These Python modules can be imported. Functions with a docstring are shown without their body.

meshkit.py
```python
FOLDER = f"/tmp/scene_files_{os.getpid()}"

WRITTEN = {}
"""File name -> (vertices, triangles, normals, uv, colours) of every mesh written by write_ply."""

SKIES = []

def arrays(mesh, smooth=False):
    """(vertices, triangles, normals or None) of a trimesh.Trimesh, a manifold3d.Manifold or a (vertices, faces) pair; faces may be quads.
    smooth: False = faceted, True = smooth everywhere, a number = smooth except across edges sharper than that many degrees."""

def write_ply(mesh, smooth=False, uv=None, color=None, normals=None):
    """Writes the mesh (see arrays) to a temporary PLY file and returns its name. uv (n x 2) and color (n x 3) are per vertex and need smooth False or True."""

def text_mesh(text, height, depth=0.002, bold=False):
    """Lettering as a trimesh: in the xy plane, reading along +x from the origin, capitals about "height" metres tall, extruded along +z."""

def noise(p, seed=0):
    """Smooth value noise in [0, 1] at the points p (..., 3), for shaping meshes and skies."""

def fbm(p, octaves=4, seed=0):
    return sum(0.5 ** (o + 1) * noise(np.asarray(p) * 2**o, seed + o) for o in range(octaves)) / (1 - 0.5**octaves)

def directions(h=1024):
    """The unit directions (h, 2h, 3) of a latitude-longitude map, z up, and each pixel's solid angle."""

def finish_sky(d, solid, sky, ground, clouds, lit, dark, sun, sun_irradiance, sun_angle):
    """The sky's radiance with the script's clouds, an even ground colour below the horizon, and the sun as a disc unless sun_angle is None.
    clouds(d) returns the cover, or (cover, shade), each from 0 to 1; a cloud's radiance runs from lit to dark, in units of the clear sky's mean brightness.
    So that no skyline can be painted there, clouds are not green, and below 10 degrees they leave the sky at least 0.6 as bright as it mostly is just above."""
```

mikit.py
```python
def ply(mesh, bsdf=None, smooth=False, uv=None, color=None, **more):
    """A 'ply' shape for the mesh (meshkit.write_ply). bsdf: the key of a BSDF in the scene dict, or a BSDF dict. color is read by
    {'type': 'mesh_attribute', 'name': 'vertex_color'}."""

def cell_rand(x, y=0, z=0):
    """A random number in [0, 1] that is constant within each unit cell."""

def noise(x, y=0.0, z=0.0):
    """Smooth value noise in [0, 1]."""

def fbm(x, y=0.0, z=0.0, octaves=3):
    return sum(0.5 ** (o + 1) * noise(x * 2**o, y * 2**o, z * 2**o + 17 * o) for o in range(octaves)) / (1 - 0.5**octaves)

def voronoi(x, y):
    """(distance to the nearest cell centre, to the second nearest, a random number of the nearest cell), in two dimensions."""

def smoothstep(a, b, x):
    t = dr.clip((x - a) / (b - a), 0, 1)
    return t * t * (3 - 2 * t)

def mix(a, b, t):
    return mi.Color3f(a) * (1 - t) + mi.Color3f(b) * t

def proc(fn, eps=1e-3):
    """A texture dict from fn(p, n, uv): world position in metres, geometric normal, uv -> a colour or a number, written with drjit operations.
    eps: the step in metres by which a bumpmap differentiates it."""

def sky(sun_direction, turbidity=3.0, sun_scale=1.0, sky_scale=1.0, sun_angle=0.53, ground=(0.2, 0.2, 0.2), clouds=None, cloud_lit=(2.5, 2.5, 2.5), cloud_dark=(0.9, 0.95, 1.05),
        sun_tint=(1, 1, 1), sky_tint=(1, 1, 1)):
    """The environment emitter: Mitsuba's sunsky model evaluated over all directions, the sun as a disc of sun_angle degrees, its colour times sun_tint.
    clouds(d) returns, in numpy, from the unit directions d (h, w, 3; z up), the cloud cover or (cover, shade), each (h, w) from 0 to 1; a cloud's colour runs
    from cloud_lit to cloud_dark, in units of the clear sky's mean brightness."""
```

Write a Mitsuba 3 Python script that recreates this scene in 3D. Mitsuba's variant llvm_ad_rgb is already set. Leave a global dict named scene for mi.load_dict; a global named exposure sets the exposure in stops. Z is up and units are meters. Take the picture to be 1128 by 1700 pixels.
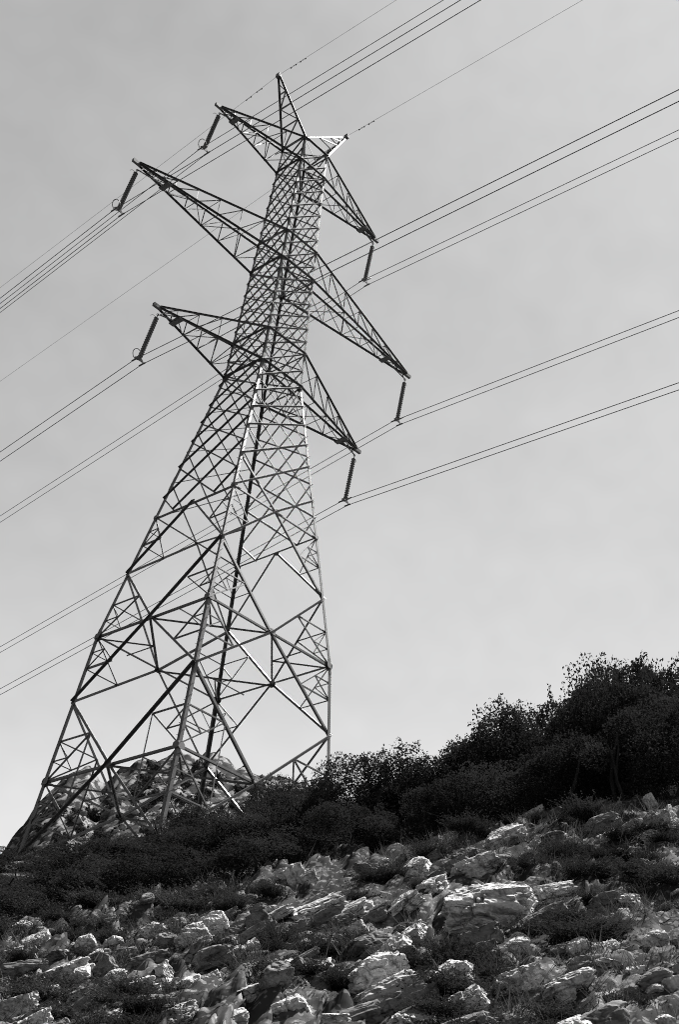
import math, random
import numpy as np
import trimesh
import drjit as dr
import mitsuba as mi
import mikit
import meshkit
from mikit import noise, fbm, voronoi, smoothstep, mix
from scipy.spatial.transform import Rotation

random.seed(7)
rng = np.random.default_rng(7)
scene, labels = {}, {}

# ---------------------------------------------------------------- camera, sky, exposure
EYE = np.array([-41.138, -51.575, -47.675])
ROWS = np.array([[0.67373446, -0.72911038, 0.12033258],
                 [0.45596066, 0.28201376, -0.8441375],
                 [0.58153397, 0.62359144, 0.52244804]])      # image right, image down, view direction
FOV = 25.49
scene['camera'] = {
    'type': 'perspective', 'fov': FOV, 'fov_axis': 'x', 'near_clip': 0.2, 'far_clip': 6000.0,
    'to_world': mi.ScalarTransform4f().look_at(origin=EYE.tolist(), target=(EYE + ROWS[2]).tolist(), up=(-ROWS[1]).tolist())}
SUN_AZ, SUN_EL = math.radians(-5.0), math.radians(62.0)
SUN = np.array([math.cos(SUN_AZ) * math.cos(SUN_EL), math.sin(SUN_AZ) * math.cos(SUN_EL), math.sin(SUN_EL)])


def clear_haze(d):
    """A thin veil over the whole sky; brighter towards the sun and the horizon, darkened opposite to deepen shade."""
    toward = np.clip(d @ SUN, -1, 1)
    facing = 0.5 + 0.5 * (d[..., 0] * math.cos(SUN_AZ) + d[..., 1] * math.sin(SUN_AZ))       # 1 under the sun, 0 opposite: that unseen sky is darkened to cut the fill light
    bright = 0.03 + 0.21 * facing + 0.25 * np.exp(-(1 - toward) / 0.12) + 1.6 * facing * np.exp(-np.clip(d[..., 2], 0, 1) / 0.2)
    veil = 0.09 * (meshkit.fbm(d * [5, 5, 12], 4, 3) - 0.5) + 0.03 * (meshkit.fbm(d * 60, 2, 9) - 0.5)
    return np.ones(d.shape[:2]), np.clip(1.03 - bright + veil, 0, 1)


scene['sky'] = mikit.sky(SUN.tolist(), turbidity=3, sun_scale=1.0, ground=(0.1, 0.1, 0.1), clouds=clear_haze,
                         cloud_lit=(1.15, 1.15, 1.15), cloud_dark=(0.11, 0.11, 0.11), sun_tint=(0.862, 1.016, 1.30))
exposure = 4.1

# ---------------------------------------------------------------- materials (black and white photograph: all neutral greys)
def grey(fn):
    return mikit.proc(lambda p, n, uv: mi.Color3f(fn(p)))


def limestone(p):
    g = fbm(p.x * 1.9, p.y * 1.9, p.z * 1.9, 4)
    f = fbm(p.x * 13, p.y * 13, p.z * 13, 4)
    grain = fbm(p.x * 70 + 5, p.y * 70, p.z * 70, 2)
    crack = 1 - smoothstep(0.0, 0.035, dr.abs(fbm(p.x * 5 + 60, p.y * 5, p.z * 5, 4) - 0.5))
    spots = smoothstep(0.60, 0.63, fbm(p.x * 21 + 31, p.y * 21, p.z * 21, 3))          # dark lichen
    film = smoothstep(0.56, 0.62, fbm(p.x * 4.5 + 11, p.y * 4.5, p.z * 4.5, 5))        # older grey crust
    a = 0.33 + 0.10 * (g - 0.5) + 0.15 * (f - 0.5) + 0.18 * (grain - 0.5)
    return dr.clip(a * (1 - 0.5 * crack) * (1 - 0.35 * spots) * (1 - 0.25 * film), 0.02, 0.7)


def weathered(p):
    return limestone(p) * (0.2 + 0.3 * fbm(p.x * 2.7 + 3, p.y * 2.7, p.z * 2.7, 3))


def soil(p):
    g = fbm(p.x * 1.7, p.y * 1.7, p.z * 1.7, 4)
    grit = smoothstep(0.60, 0.66, fbm(p.x * 24, p.y * 24, p.z * 24, 2))
    bed = smoothstep(0.54, 0.60, fbm(p.x * 3.1 + 9, p.y * 3.1, p.z * 3.1, 5))
    f = fbm(p.x * 12, p.y * 12, p.z * 12, 4)
    return dr.clip(0.015 + 0.025 * g + 0.10 * grit * (0.3 + 0.7 * g) + bed * (0.03 + 0.10 * (f - 0.5)), 0.01, 0.4)


def hillside(p):
    g = fbm(p.x * 0.22, p.y * 0.22, p.z * 0.22, 4)
    f = fbm(p.x * 1.3, p.y * 1.3, p.z * 1.3, 4)
    dark = smoothstep(0.44, 0.50, fbm(p.x * 0.8 + 40, p.y * 0.8, p.z * 0.8, 4))
    return dr.clip((0.11 + 0.08 * (g - 0.5) + 0.16 * (f - 0.5)) * (1 - 0.75 * dark), 0.015, 0.4)


def ground(p):
    far = smoothstep(60.0, 120.0, dr.sqrt(dr.square(p.x - EYE[0]) + dr.square(p.y - EYE[1])))
    return soil(p) * (1 - far) + hillside(p) * far


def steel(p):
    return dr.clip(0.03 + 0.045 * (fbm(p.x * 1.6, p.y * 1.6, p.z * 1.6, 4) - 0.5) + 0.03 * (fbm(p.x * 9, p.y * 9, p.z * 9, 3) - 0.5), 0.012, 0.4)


def const(v):
    return {'type': 'rgb', 'value': [v, v, v]}


def two(d):
    return {'type': 'twosided', 'bsdf': d}


scene['mat_limestone'] = two({'type': 'bumpmap', 'nested_texture': mikit.proc(lambda p, n, uv: fbm(p.x * 26, p.y * 26, p.z * 26, 4) + fbm(p.x * 7, p.y * 7, p.z * 7, 3) * 1.5, eps=4e-3), 'scale': 0.02,
                              'bsdf': {'type': 'diffuse', 'reflectance': grey(limestone)}})
scene['mat_weathered'] = two({'type': 'diffuse', 'reflectance': grey(weathered)})
scene['mat_ground'] = two({'type': 'diffuse', 'reflectance': grey(ground)})
scene['mat_hill_rock'] = two({'type': 'diffuse', 'reflectance': grey(lambda p: dr.clip(0.17 + 0.26 * (fbm(p.x * 2.1, p.y * 2.1, p.z * 2.1, 4) - 0.5), 0.03, 0.5))})
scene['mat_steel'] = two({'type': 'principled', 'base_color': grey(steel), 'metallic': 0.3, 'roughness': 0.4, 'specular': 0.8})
scene['mat_dark_steel'] = two({'type': 'principled', 'base_color': const(0.06), 'metallic': 0.4, 'roughness': 0.5})
scene['mat_wire'] = two({'type': 'principled', 'base_color': const(0.07), 'metallic': 0.3, 'roughness': 0.6})
scene['mat_glass_disc'] = two({'type': 'principled', 'base_color': const(0.07), 'roughness': 0.18, 'specular': 0.6})
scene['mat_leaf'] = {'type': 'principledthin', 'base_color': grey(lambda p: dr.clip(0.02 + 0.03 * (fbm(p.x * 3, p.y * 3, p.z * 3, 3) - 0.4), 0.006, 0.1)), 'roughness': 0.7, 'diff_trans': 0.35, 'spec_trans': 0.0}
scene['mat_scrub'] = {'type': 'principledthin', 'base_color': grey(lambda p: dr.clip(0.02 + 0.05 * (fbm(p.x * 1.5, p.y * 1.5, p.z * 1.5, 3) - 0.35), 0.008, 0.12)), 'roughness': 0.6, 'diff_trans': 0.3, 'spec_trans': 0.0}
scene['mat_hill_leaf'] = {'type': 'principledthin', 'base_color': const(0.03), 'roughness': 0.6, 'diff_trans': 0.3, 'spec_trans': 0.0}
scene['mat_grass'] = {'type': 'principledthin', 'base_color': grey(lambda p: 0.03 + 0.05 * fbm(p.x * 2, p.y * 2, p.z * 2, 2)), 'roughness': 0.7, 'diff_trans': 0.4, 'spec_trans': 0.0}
scene['mat_bark'] = two({'type': 'diffuse', 'reflectance': grey(lambda p: 0.03 + 0.03 * (fbm(p.x * 20, p.y * 20, p.z * 5, 3) - 0.5))})
scene['mat_concrete'] = two({'type': 'diffuse', 'reflectance': grey(lambda p: 0.4 + 0.2 * (fbm(p.x * 6, p.y * 6, p.z * 6, 3) - 0.5))})

# ---------------------------------------------------------------- naming helpers
COUNT = {}


def numbered(name):
    n = COUNT.get(name, 0)
    COUNT[name] = n + 1
    return name if n == 0 else f'{name}_{n:03d}'


def tag(key, label=None, category=None, group=None, kind=None):
    e = labels.setdefault(key, {})
    for k, v in (('label', label), ('category', category), ('group', group), ('kind', kind)):
        if v:
            e[k] = v
    return key


def thing(name, label, category, group=None):
    return tag(numbered(name), label, category, group)


def part(parent, name, mesh, mat, smooth=False):
    key = numbered(f'{parent}__{name}')
    scene[key] = mikit.ply(mesh, mat, smooth=smooth)
    return key


def put(key, shape, matrix):
    scene[key] = {**shape, 'to_world': mi.ScalarTransform4f(matrix.tolist())}
    return key


def shared(name, mesh, mat, smooth=False):
    """A shape that many entries show as instances."""
    scene[name] = {'type': 'shapegroup', 'shape': mikit.ply(mesh, mat, smooth=smooth)}
    return {'type': 'instance', 'group': {'type': 'ref', 'id': name}}


# ---------------------------------------------------------------- terrain
AZ = math.radians(46.0)
FWD = np.array([math.cos(AZ), math.sin(AZ)])
RGT = np.array([math.sin(AZ), -math.cos(AZ)])


def to_uv(xy):
    q = np.asarray(xy, float) - EYE[:2]
    return q @ RGT, q @ FWD


def to_xy(u, v):
    return EYE[:2] + np.multiply.outer(np.asarray(u, float), RGT) + np.multiply.outer(np.asarray(v, float), FWD)


BV = [-400, -60, -20, -4, 0, 3.5, 5, 7.5, 9.5, 12, 16, 20, 30, 45, 60, 66, 80, 100, 130, 240, 330, 900, 3000]
BH = [-90, -22, -7, -1.7, -1.6, -1.6, -1.0, 0.7, 2.05, 3.3, 5.25, 6.75, 10.3, 15.9, 20.9, 22.4, 25.0, 28, 31, 34, 15, -60, -160]
KV = [0, 5, 10, 14, 20, 40, 60, 100]
KH = [0, 0, 0.24, 0.34, 0.37, 0.35, 0.25, 0.1]
CU = [-400, -120, -70, -52, -49, -45, -41, -38, -35, -33, -24, -11, 0, 12, 40, 120, 400]
CH = [15, 40, 56, 67, 71, 81, 87, 88, 85, 88, 92, 91, 88, 79, 79, 70, 50]


def base_height(u, v):
    """Height of the ground relative to the eye, before rocks and roughness. u to the right, v ahead."""
    u, v = np.asarray(u, float), np.asarray(v, float)
    h = np.interp(v, BV, BH)
    us = 14 * np.tanh(u / 14)
    h = h + np.interp(v, KV, KH) * us
    crest = np.interp(u * 230 / np.maximum(v, 60), CU, CH)
    t = np.clip((v - 105) / 125, 0, 1)
    fall = np.clip((v - 232) / 160, 0, 1)
    return h + np.maximum(crest - 33, 0) * t ** 1.6 * (1 - fall * fall * (3 - 2 * fall))


def rough(u, v):
    u, v = np.asarray(u, float), np.asarray(v, float)
    near = np.clip((v - 6) / 3, 0, 1) * np.clip((26 - v) / 6, 0, 1)
    P = np.stack([u, v, 0 * u], -1)
    # beds that dip to the left: ridges run along v with a saw-tooth section across u
    warp = (meshkit.fbm(P * 0.7, 3, 11) - 0.5) * 1.6
    saw = lambda x: (x - np.floor(x))
    s1 = saw(u * 1.25 + warp + 0.12 * v)
    s2 = saw(u * 3.1 + 1.7 * warp - 0.2 * v)
    mask = np.clip((meshkit.fbm(P * 0.55, 3, 4) - 0.40) * 5, 0, 1)
    chunk = np.abs(meshkit.fbm(P * 2.4, 4, 7) - 0.5) * 2
    small = meshkit.fbm(P * 7, 3, 5) - 0.5
    hollow = -0.6 * np.exp(-(((u - 1.2) / 0.45) ** 2 + ((v - 12.1) / 0.5) ** 2))
    d = mask * (0.10 * s1 + 0.06 * s2 - 0.05) + 0.30 * (chunk - 0.25) * (0.4 + 0.6 * mask) + 0.10 * small + 0.10 * (np.abs(meshkit.fbm(P * 5, 3, 19) - 0.5) * 2 - 0.25) + hollow
    mid = np.clip((v - 22) / 10, 0, 1)
    far = np.clip((v - 95) / 30, 0, 1)
    d_mid = (meshkit.fbm(P * 0.3, 4, 21) - 0.5) * 1.0
    d_far = (np.abs(meshkit.fbm(P * 0.045, 5, 31) - 0.5) * 2 - 0.25) * 4 + (np.abs(meshkit.fbm(P * 0.3, 4, 41) - 0.5) * 2 - 0.2) * 2.2 + (meshkit.fbm(P * 0.9, 2, 43) - 0.5) * 0.8
    return near * d + mid * (1 - far) * d_mid * (np.hypot(u, v) < 400) + far * d_far


def height(u, v):
    return base_height(u, v) + rough(u, v)


def pixel_ground(x, y, z_off=0.0):
    """The point of the bank seen at a position of the 1128 x 1700 photograph: (u, v, height above the eye, pixels per metre)."""
    f = 564 / math.tan(math.radians(FOV) / 2)
    w = ROWS.T @ np.array([(x - 564) / f, (y - 850) / f, 1.0])
    du, dv = w[:2] @ RGT, w[:2] @ FWD
    t = np.linspace(7, 60, 3000) / dv
    gap = w[2] * t - (base_height(du * t, dv * t) + z_off)
    i = int(np.argmax(gap < 0)) if (gap < 0).any() else len(t) - 1
    return du * t[i], dv * t[i], w[2] * t[i], f / t[i]


def build_terrain():
    a = np.radians(np.concatenate([np.linspace(-180, -30, 31)[:-1], np.linspace(-30, -15.5, 16)[:-1], np.linspace(-15.5, 17.5, 331)[:-1], np.linspace(17.5, 32, 16)[:-1], np.linspace(32, 180, 31)]))
    r = np.concatenate([np.geomspace(0.5, 7.5, 16)[:-1], np.linspace(7.5, 24, 400)[:-1], np.geomspace(24, 110, 70)[:-1], np.geomspace(110, 300, 150)[:-1], np.geomspace(300, 3000, 20)])
    A, R = np.meshgrid(a, r, indexing='ij')
    u, v = R * np.sin(A), R * np.cos(A)
    z = EYE[2] + height(u, v)
    xy = to_xy(u.ravel(), v.ravel())
    V = np.column_stack([xy, z.ravel()])
    n, m = len(a), len(r)
    i, j = np.meshgrid(np.arange(n - 1), np.arange(m - 1), indexing='ij')
    k = (i * m + j).ravel()
    F = np.vstack([np.column_stack([k, k + m, k + m + 1]), np.column_stack([k, k + m + 1, k + 1])])
    F = F[:, ::-1] if np.cross(V[F[0, 1]] - V[F[0, 0]], V[F[0, 2]] - V[F[0, 0]])[2] < 0 else F
    scene['terrain'] = mikit.ply((V, F), 'mat_ground', smooth=True)
    tag('terrain', 'stony hillside ground rising from the road bank to the far rocky hill', kind='structure')


build_terrain()

# ---------------------------------------------------------------- lattice pylon (units of half the waist width, times S)
S = 1.5
Z = dict(Ab=0.0, At=1.498, Bb=4.977, Bt=6.336, Cb=10.196, Ct=11.42, r2=-6.116, m12=-8.385, r1=-10.80, m01=-13.16, r0=-15.87)
WT, SL1, SL2 = 0.647, 0.1581, 0.080
LEGS = {'L': (-1, 1), 'N': (-1, -1), 'R': (1, -1), 'F': (1, 1)}
FOOT = {'L': -18.7, 'N': -19.0, 'R': -17.6, 'F': -17.6}
FACES = {'LN': np.array([-1.0, 0, 0]), 'NR': np.array([0, -1.0, 0]), 'RF': np.array([1.0, 0, 0]), 'FL': np.array([0, 1.0, 0])}


def half(z):
    if z >= 0:
        return 1 + (WT - 1) * z / Z['Ct']
    if z > Z['r1']:
        return 1 - SL1 * z
    return 1 - SL1 * Z['r1'] - SL2 * (z - Z['r1'])


def node(leg, z):
    w = half(z)
    return np.array([LEGS[leg][0] * w, LEGS[leg][1] * w, z]) * S


def unit(v):
    return v / np.linalg.norm(v)


def angle_bar(A, B, n, b, t=None, outward=True, off=0.0, upper=None):
    """An angle section from A to B: one flange in the plane with normal n, the other out of the plane: outward along n at the upper edge, or inward at the lower edge."""
    A, B = np.asarray(A, float), np.asarray(B, float)
    t = t or max(0.012, b * 0.11)
    ax = unit(B - A)
    n = unit(n - ax * (n @ ax))
    e = np.cross(n, ax)
    if e[2] < 0 or (abs(e[2]) < 1e-6 and e.sum() < 0):
        e = -e
    o = n if outward else -n
    if outward if upper is None else upper:
        e = -e
    prof = [(0, 0), (b, 0), (b, t), (t, t), (t, b), (0, b)]       # (along e, along o)
    ring = np.array([x * e + y * o for x, y in prof]) + n * off - e * b * 0.45
    V = np.vstack([A + ring, B + ring])
    F = []
    for k in range(6):
        q = (k + 1) % 6
        F += [[k, q, q + 6], [k, q + 6, k + 6]]
    for base, flip in ((0, True), (6, False)):
        for tri in ((0, 1, 2), (0, 2, 3), (0, 3, 4), (0, 4, 5)):
            tri = [base + x for x in tri]
            F.append(tri[::-1] if flip else tri)
    m = trimesh.Trimesh(V, np.array(F), process=False)
    if m.volume < 0:
        m.invert()
    return m


def leg_section(A, B, sx, sy, b):
    t = b * 0.11
    ex, ey = np.array([-sx, 0, 0.0]), np.array([0, -sy, 0.0])
    prof = [(0, 0), (b, 0), (b, t), (t, t), (t, b), (0, b)]
    ring = np.array([x * ex + y * ey for x, y in prof])
    V = np.vstack([A + ring, B + ring])
    F = []
    for k in range(6):
        q = (k + 1) % 6
        F += [[k, q, q + 6], [k, q + 6, k + 6]]
    for base, flip in ((0, True), (6, False)):
        for tri in ((0, 1, 2), (0, 2, 3), (0, 3, 4), (0, 4, 5)):
            tri = [base + x for x in tri]
            F.append(tri[::-1] if flip else tri)
    m = trimesh.Trimesh(V, np.array(F), process=False)
    if m.volume < 0:
        m.invert()
    return m


def plate(center, n, e, w, h, t=0.02):
    """A flat gusset with clipped corners."""
    n, e = unit(n), unit(e - n * (e @ n) / (n @ n))
    g = np.cross(n, e)
    c = 0.28
    P = [(-1, -1 + 2 * c), (-1 + 2 * c, -1), (1 - c, -1), (1, -1 + c), (1, 1 - 2 * c), (1 - 2 * c, 1), (-1 + c, 1), (-1, 1 - c)]
    top = np.array([center + e * x * w / 2 + g * y * h / 2 + n * t / 2 for x, y in P])
    V = np.vstack([top, top - n * t])
    k = len(P)
    F = [[0, i, i + 1] for i in range(1, k - 1)] + [[k, k + i + 1, k + i] for i in range(1, k - 1)]
    for i in range(k):
        j = (i + 1) % k
        F += [[i, k + i, k + j], [i, k + j, j]]
    m = trimesh.Trimesh(V, np.array(F), process=False)
    if m.volume < 0:
        m.invert()
    return m


def rod(A, B, r, n=8):
    A, B = np.asarray(A, float), np.asarray(B, float)
    m = trimesh.creation.cylinder(r, sections=n, segment=[A, B])
    return m


PYLON = thing('lattice_pylon', 'tall grey steel lattice pylon with six crossarms standing on the scrubby hillside', 'pylon')

for leg, (sx, sy) in LEGS.items():
    cuts = [FOOT[leg], Z['r1'], Z['Ab'], Z['Ct'] + 0.02]
    segs = []
    for a, b, w in zip(cuts, cuts[1:], (0.175, 0.145, 0.115)):
        segs.append(leg_section(node(leg, a), node(leg, b), sx, sy, w))
    for z, w in ((Z['r1'], 0.25), (-4.68, 0.2), (Z['At'], 0.16)):      # splice plates over the joints
        for zz in (z,):
            A, B = node(leg, zz - 0.28), node(leg, zz + 0.28)
            s = leg_section(A + np.array([sx, sy, 0]) * 0.012, B + np.array([sx, sy, 0]) * 0.012, sx, sy, w * 0.72)
            segs.append(s)
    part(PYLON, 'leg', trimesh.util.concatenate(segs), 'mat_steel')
    foot = node(leg, FOOT[leg])
    blk = trimesh.creation.cylinder(0.42, height=1.2, sections=20)
    blk.apply_translation(foot + np.array([-sx * 0.1, -sy * 0.1, -0.45]))
    part(PYLON, 'concrete_footing', blk, 'mat_concrete', smooth=40)


def brace(name, A, B, n, b, outward=False, off=0.0, parent=None):
    d = unit(np.asarray(B) - np.asarray(A))
    return part(parent or PYLON, name, angle_bar(A, B, n, b, outward=outward, off=off), 'mat_steel')


up6 = lambda a, b, k: [a + (b - a) * i / k for i in range(k)]
UP = up6(Z['Ct'], Z['Cb'], 2) + up6(Z['Cb'], Z['Bt'], 6) + up6(Z['Bt'], Z['Bb'], 2) + up6(Z['Bb'], Z['At'], 6) + up6(Z['At'], Z['Ab'], 2)
LOW_A = UP + [0.0, -0.82, -1.61, -2.43, -3.31, -4.68, Z['r2']]
LOW_B = UP + [0.12, -0.41, -1.30, -2.07, -2.91, -4.03, -5.34]


def on_leg_q(a, b, frac, z):
    return node(a, z) * (1 - frac) + node(b, z) * frac


for face, n in FACES.items():
    a, b = face
    lev = LOW_A if face in ('NR', 'FL') else LOW_B
    tilt = lambda z: unit(n + np.array([0, 0, 0.03 if z > 0 else SL1 if z > Z['r1'] else SL2]))
    for i in range(len(lev) - 2):
        z1, z2 = lev[i], lev[i + 2]
        w = 0.068 if z1 > 1 else 0.078 if z1 > -2 else 0.09
        thin = {'NR': 0.45, 'FL': 0.5, 'RF': 1.1, 'LN': 0.75}[face]
        brace('face_diagonal', node(a, z2), node(b, z1), tilt(z2), w, outward=True, off=0.014)
        brace('face_diagonal', node(b, z2), node(a, z1), tilt(z2), w * thin, outward=False, off=-0.032)
    if face in ('NR', 'FL'):
        M2 = on_leg_q(a, b, 0.5, Z['r2'])
        for p, q in ((a, b), (b, a)):
            brace('face_diagonal', node(p, -4.68), M2, tilt(-5), 0.09, outward=p == b, off=0.014 if p == b else -0.032)
            brace('face_diagonal', M2, node(q, Z['m12']), tilt(-7), 0.105, outward=q == a, off=0.014 if q == a else -0.04)
    else:
        M2 = on_leg_q(a, b, 0.5, Z['r2'])
        for p, q in ((a, b), (b, a)):
            brace('face_diagonal', node(p, -4.03), on_leg_q(a, b, 0.76 if p == a else 0.24, Z['r2']), tilt(-5), 0.085, outward=p == b, off=0.014 if p == b else -0.032)
            brace('face_diagonal', node(p, -5.34), on_leg_q(a, b, 0.24 if p == a else 0.76, Z['r2']), tilt(-5), 0.08, outward=p == b, off=0.014 if p == b else -0.032)
            brace('face_diagonal', M2, node(q, Z['m12']), tilt(-7), 0.105, outward=q == a, off=0.014 if q == a else -0.04)
    M1, M0 = on_leg_q(a, b, 0.5, Z['r1']), on_leg_q(a, b, 0.5, Z['r0'])
    for p, out in ((a, False), (b, True)):
        q = b if p == a else a
        off = 0.016 if out else -0.04
        brace('face_diagonal', node(p, Z['m12']), M1, tilt(-9), 0.12, outward=out, off=off)
        brace('face_diagonal', M1, node(q, Z['m01']), tilt(-12), 0.115, outward=out, off=off)
        brace('face_diagonal', node(p, Z['m01']), M0, tilt(-14), 0.135, outward=out, off=off)
        brace('face_diagonal', M0, node(q, FOOT[q] + 0.25), tilt(-17), 0.125, outward=out, off=off)
    for lv, w in (('r2', 0.085), ('r1', 0.1), ('r0', 0.11)):
        brace('horizontal_brace', node(a, Z[lv]), node(b, Z[lv]), tilt(Z[lv]), w, outward=False, off=-0.06)
    for lv, w in (('Ab', 0.10), ('At', 0.09), ('Bb', 0.10), ('Bt', 0.09), ('Cb', 0.09), ('Ct', 0.10)):
        brace('horizontal_brace', node(a, Z[lv]), node(b, Z[lv]), tilt(1), w, outward=True, off=0.03)

    def redundants(leg, other, zh, ze, w):
        """Secondary bracing of the triangle leg node at ze - middle of the horizontal at zh - leg node at zh."""
        mid = on_leg_q(a, b, 0.5, zh)
        P, Q = node(leg, (zh + ze) / 2), (mid + node(leg, ze)) / 2
        H = node(leg, zh)
        t = tilt((zh + ze) / 2)
        brace('redundant_brace', P, Q, t, w, off=-0.05)
        brace('redundant_brace', Q, H * 0.97 + Q * 0.03, t, w, off=-0.06)
        P2, Q2 = (P + H) / 2, (Q + H) / 2
        brace('redundant_brace', P2, Q2, t, w * 0.75, off=-0.05)
        brace('redundant_brace', P, Q2, t, w * 0.75, off=-0.07)

    for leg, other in ((a, b), (b, a)):
        redundants(leg, other, Z['r2'], Z['m12'], 0.055)
        redundants(leg, other, Z['r1'], Z['m12'], 0.06)
        redundants(leg, other, Z['r1'], Z['m01'], 0.062)
        redundants(leg, other, Z['r0'], Z['m01'], 0.068)
        redundants(leg, other, Z['r0'], FOOT[leg] + 0.25, 0.068)
        low = (node(leg, FOOT[leg] + 0.25) + on_leg_q(a, b, 0.5, Z['r0'])) / 2
        brace('redundant_brace', low, on_leg_q(leg, other, 0.25, Z['r0']), tilt(-17), 0.06, off=-0.05)
        brace('redundant_brace', (node(leg, Z['m01']) + on_leg_q(a, b, 0.5, Z['r0'])) / 2, on_leg_q(leg, other, 0.25, Z['r0']), tilt(-15), 0.06, off=-0.05)

FACE_KEYS = list(FACES)
for lv, w in (('r1', 0.10), ('r0', 0.11)):                              # plan bracing inside the body
    mids = [on_leg_q(f[0], f[1], 0.5, Z[lv]) for f in FACE_KEYS]
    for k in range(4):
        brace('plan_brace', mids[k], mids[(k + 1) % 4], np.array([0, 0, 1.0]), w, off=-0.05)
        A, B = mids[k], mids[(k + 1) % 4]
        corner = node(FACE_KEYS[k][1], Z[lv])
        brace('plan_brace', (A + B) / 2, corner, np.array([0, 0, 1.0]), w * 0.8, off=-0.08)
        brace('plan_brace', (A + B) / 2, (A + corner) / 2, np.array([0, 0, 1.0]), w * 0.7, off=-0.10)
for lv in ('Ab', 'Bb', 'Cb', 'Ct'):
    brace('plan_brace', node('L', Z[lv]), node('R', Z[lv]), np.array([0, 0, 1.0]), 0.09, off=-0.03)
    brace('plan_brace', node('N', Z[lv]), node('F', Z[lv]), np.array([0, 0, 1.0]), 0.09, off=-0.06)

for leg, (sx, sy) in LEGS.items():                                       # gussets where arms and rings meet the legs
    for lv, w in (('Ab', 0.34), ('Bb', 0.32), ('Cb', 0.3), ('Ct', 0.3), ('At', 0.22), ('Bt', 0.22), ('r2', 0.24), ('r1', 0.34), ('r0', 0.4)):
        P = node(leg, Z[lv])
        for n, inn in ((np.array([sx, 0, 0.0]), np.array([0, -sy, 0.0])), (np.array([0, sy, 0.0]), np.array([-sx, 0, 0.0]))):
            nn = n + np.array([0, 0, 0.03 if Z[lv] > 0 else 0.14])
            part(PYLON, 'gusset_plate', plate(P + inn * w * 0.36 + n * 0.028, nn, inn, w, w * 0.9), 'mat_steel')
for face, n in FACES.items():
    for lv, w in (('r1', 0.36), ('r0', 0.5), ('r2', 0.24)):
        P = on_leg_q(face[0], face[1], 0.5, Z[lv])
        part(PYLON, 'gusset_plate', plate(P + n * 0.045, n + np.array([0, 0, 0.14]), np.cross(n, [0, 0, 1.0]), w, w * 0.8), 'mat_steel')

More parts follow.
